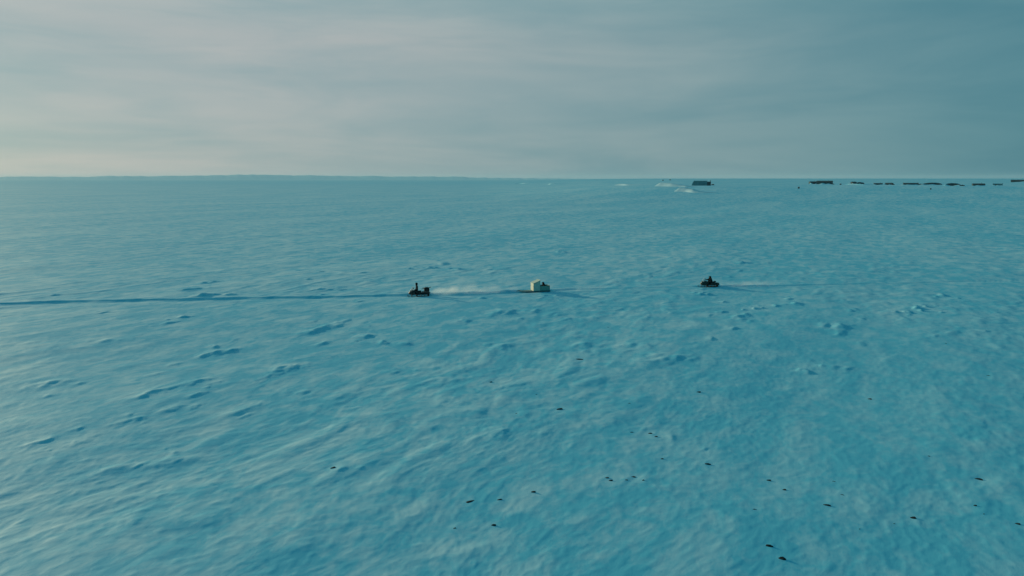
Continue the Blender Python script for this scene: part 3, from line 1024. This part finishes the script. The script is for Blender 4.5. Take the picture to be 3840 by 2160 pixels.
SNOW_DRIFT = mat('drift_snow', (.50, .70, .76), .6, .05, .3)
bank(2530, 2632, 708, 723, 'largest bright white snow bank in front of the shed', 51)
bank(2452, 2570, 687, 701, 'long pale snow bank behind the largest bright one', 53)
bank(3160, 3240, 684, 693, 'snowy mound with two dark huts sunk in it', 63, .3, SNOW_FAR)
bank(2285, 2385, 689, 696, 'faint pale snow bank left of the two banks before the shed', 55, .7)
bank(2035, 2085, 684, 692, 'small bright snow bank by the skyline near the middle of the picture', 57, .55, SNOW_FAR)
bank(1905, 1990, 683, 690, 'faint leftmost pale snow bank by the skyline', 59, .55, SNOW_FAR)


# ------------------------------------------------------------------ dark stones showing through the snow
def stone_mesh(seed):
    rnd = random.Random(seed)
    bm = bmesh.new()
    bmesh.ops.create_icosphere(bm, subdivisions=2, radius=.5)
    sx, sy = rnd.uniform(0, 9), rnd.uniform(0, 9)
    for v in bm.verts:
        c = v.co
        nz = float(perlin(c.x * 2.2 + sx, c.y * 2.2 + c.z + sy, 61)) * .42 + float(perlin(c.x * 5 + sx, c.z * 5 + sy, 62)) * .16
        c *= 1 + nz
        c.x += .25 * c.z
    me = bpy.data.meshes.new('stone')
    bm.to_mesh(me)
    bm.free()
    me.materials.append(M_ROCK)
    return me


STONE = [stone_mesh(i) for i in range(7)]
STONES = [  # px, py, width in px, height in px, label
    (2931, 2101, 34, 15, 'blackest and lowest dark stone, lower of the close pair at the bottom'),
    (2885, 2055, 31, 13, 'dark stone with pale face, upper of the close pair at the bottom'),
    (3670, 1802, 29, 8, 'long black stone highest of those near the right edge'),
    (3656, 1902, 14, 7, 'small dark stone below the long black one near the right edge'),
    (3688, 1934, 8, 4, 'tiny speck of stone under the small one near the right edge'),
    (3816, 1972, 22, 7, 'dark stone touching the right edge of the picture'),
    (3425, 1946, 23, 10, 'oval dark stone alone left of the right edge group'),
    (3352, 1965, 13, 4, 'faint sliver of stone just left of the oval one'),
    (3223, 1988, 9, 4, 'tiny faint stone halfway between the bottom pair and the oval stone'),
    (3102, 1900, 28, 6, 'thin curved dark stone above and right of the bottom pair'),
    (3159, 1860, 22, 4, 'faint flat stone just above the thin curved one'),
    (3126, 1807, 18, 4, 'faint flat stone level with the two black slivers to its left'),
    (2883, 1804, 20, 6, 'black sliver of stone, upper left of two slivers'),
    (2942, 1839, 16, 6, 'small black stone, lower right of two slivers'),
    (2826, 1914, 28, 4, 'faint long streak of stone above the bottom pair'),
    (2654, 1742, 26, 9, 'wide dark stone beside a white snow lip'),
    (3482, 1715, 14, 6, 'faint stone above and right of the oval one, on rippled snow'),
    (2276, 1793, 18, 5, 'upper half of the broken black stone right of centre'),
    (2290, 1802, 18, 6, 'lower half of the broken black stone right of centre'),
    (2348, 1803, 18, 4, 'faint flat stone right of the broken black one'),
    (2376, 1790, 20, 3, 'thin grey sliver highest beside the broken black stone'),
    (2412, 1805, 11, 5, 'small stone farthest right in the row with the broken black one'),
    (1764, 1880, 40, 5, 'longest thin black sliver, slanting, low in the centre'),
    (1874, 1875, 20, 4, 'short flat black stone right of the longest slanting sliver'),
    (2000, 1847, 21, 10, 'two lobed stone between the slanting sliver and the broken black stone'),
    (1851, 1971, 22, 9, 'grey stone below the longest slanting sliver'),
    (1705, 1985, 16, 4, 'faint stone left of and below the longest slanting sliver'),
    (1250, 1762, 22, 7, 'dark stone farthest left, on the lip of a small drift'),
    (2482, 1722, 15, 5, 'small dark stone alone below the trio'),
    (2369, 1621, 14, 4, 'leftmost stone of a trio right of centre'),
    (2439, 1626, 16, 6, 'middle stone of a trio right of centre'),
    (2460, 1639, 15, 6, 'rightmost and lowest stone of a trio right of centre'),
    (2358, 1516, 16, 4, 'faint flat stone right of the spindle shaped black one'),
    (2100, 1539, 26, 7, 'spindle shaped black stone in the middle of the plain'),
    (1936, 1555, 10, 4, 'tiny faint stone left of the spindle shaped one'),
    (2010, 1484, 13, 4, 'small faint stone above and left of the spindle shaped one'),
    (1841, 1437, 13, 5, 'small dark stone below and left of the needle shaped one'),
    (2174, 1351, 30, 4, 'needle shaped black stone, highest of the long ones below the sled'),
    (2279, 1228, 11, 3, 'tiny stone highest of all, below the gap behind the sled'),
    (2619, 1472, 20, 5, 'lone flat stone below the last snowmobile'),
    (3262, 1496, 17, 5, 'lone small stone in the middle of the right side'),
    (3546, 1290, 11, 4, 'tiny stone highest on the right side'),
    (3703, 1410, 26, 4, 'faint thin stone by the right edge halfway up the snow'),
]
for i, (px, py, wpx, hpx, lab) in enumerate(STONES):
    x, y, k = spot(px, px, py)
    o = bpy.data.objects.new('stone', STONE[i % 7])
    C.objects.link(o)
    faint = 'faint' in lab or 'tiny' in lab
    sx = wpx * k * (.8 if faint else .92)
    if faint:
        o.material_slots[0].link = 'OBJECT'
        o.material_slots[0].material = M_ROCK2
    dep = math.atan2(CAM_H, math.hypot(x, y))
    sz = max(.05, min(hpx * k * .95, sx * .6))
    o.scale = (sx, max(sx * .45, .12), sz * 1.25)
    o.rotation_euler = (0, R(random.uniform(-6, 6)), math.atan2(-x, y) + R(random.uniform(-16, 16)))
    if px == 1764:
        o.rotation_euler = (0, R(2), R(24))
    o.location = (x, y, gz(x, y) + sz * (-.34 if ('faint' in lab or 'tiny' in lab) else -.05))
    tag(o, lab, 'stone', 'dark stones showing through the snow')


# ------------------------------------------------------------------ snow dust thrown up by the machines
def dust_material(name, dens, seed):
    m = bpy.data.materials.new(name)
    m.use_nodes = True
    t = NT(m.node_tree)
    out = t.n('ShaderNodeOutputMaterial')
    v = t.n('ShaderNodeVolumePrincipled')
    t.l(v.outputs[0], out.inputs['Volume'])
    v.inputs['Color'].default_value = (.93, .95, .96, 1)
    v.inputs['Anisotropy'].default_value = .35
    tc = t.n('ShaderNodeTexCoord')
    g = t.vm('MULTIPLY', t.vm('SUBTRACT', tc.outputs['Generated'], (.5, .5, 0)), (2, 2, 1))
    s = t.n('ShaderNodeSeparateXYZ')
    t.l(g, s.inputs[0])
    # dense by the machine, thinning along the tail, the sides and upward
    along = t.m('MULTIPLY', t.mapr(s.outputs[0], -1, -.72, 0, 1), t.mapr(s.outputs[0], -.4, 1, 1, 0))
    side = t.m('SUBTRACT', 1.0, t.m('MULTIPLY', s.outputs[1], s.outputs[1]), clamp=True)
    up = t.mapr(s.outputs[2], .05, .95, 1, 0)
    n = t.mapr(t.noise(t.mapping(tc.outputs['Object'], scale=(.55, .9, 1.2), loc=(seed, 0, 0)), 1.1, 4, .6, .5), .40, .66, .04, 1)
    f = t.m('MULTIPLY', t.m('MULTIPLY', along, side), t.m('MULTIPLY', up, n))
    t.l(t.m('MULTIPLY', f, dens), v.inputs['Density'])
    return m


def plume(px0, px1, py0, py1, width, height, dens, label, seed):
    a, b_ = put(px0, py0), put(px1, py1)
    d = b_ - a
    L = math.hypot(d.x, d.y)
    n = 16
    rings = []
    for k in range(11):
        f = k / 10
        w_ = (width / 2) * (.45 + .55 * min(1, f * 2.2))
        h_ = height * (.55 + .45 * math.sin(min(1, f * 1.8) * math.pi / 2)) * (1 - .35 * f)
        e = max(.05, min(1, f * 9, (1 - f) * 6))
        rings.append([(f * L, w_ * e * math.cos(q), -.05 + h_ * e * max(0, math.sin(q))) for q in [2 * math.pi * i / n for i in range(n)]])
    rings = [[p for p in r_ if p[2] >= -.051] for r_ in rings]
    o = MB().loft(rings).build('snow_dust', dust_material('snow_dust_%d' % seed, dens, seed), None, True)
    o.location = a
    o.rotation_euler = (0, 0, math.atan2(d.y, d.x))
    tag(o, label, 'snow dust', kind='stuff')


plume(1600, 1990, 1103, 1090, 3.6, 1.6, 1.05, 'pale snow dust trailing behind the leading snowmobile', 1)
plume(2055, 2330, 1089, 1079, 3.0, .9, .25, 'thin snow dust trailing behind the sled', 4)
plume(2680, 3000, 1072, 1066, 2.8, 1.2, .7, 'thin snow dust trailing behind the last snowmobile', 8)


# ------------------------------------------------------------------ air
def build_haze():
    m = bpy.data.materials.new('haze')
    m.use_nodes = True
    t = NT(m.node_tree)
    out = t.n('ShaderNodeOutputMaterial')
    v = t.n('ShaderNodeVolumePrincipled')
    v.inputs['Color'].default_value = (.72, .92, 1.0, 1)
    v.inputs['Density'].default_value = HAZE_DENSITY
    v.inputs['Anisotropy'].default_value = .1
    t.l(v.outputs[0], out.inputs['Volume'])
    m.cycles.homogeneous_volume = True
    o = MB().box((-16500, -16500, -8), (16500, 16500, 75)).build('haze', m)
    tag(o, 'thin cold haze over the plain', kind='stuff')


HAZE_DENSITY = .00004
build_haze()
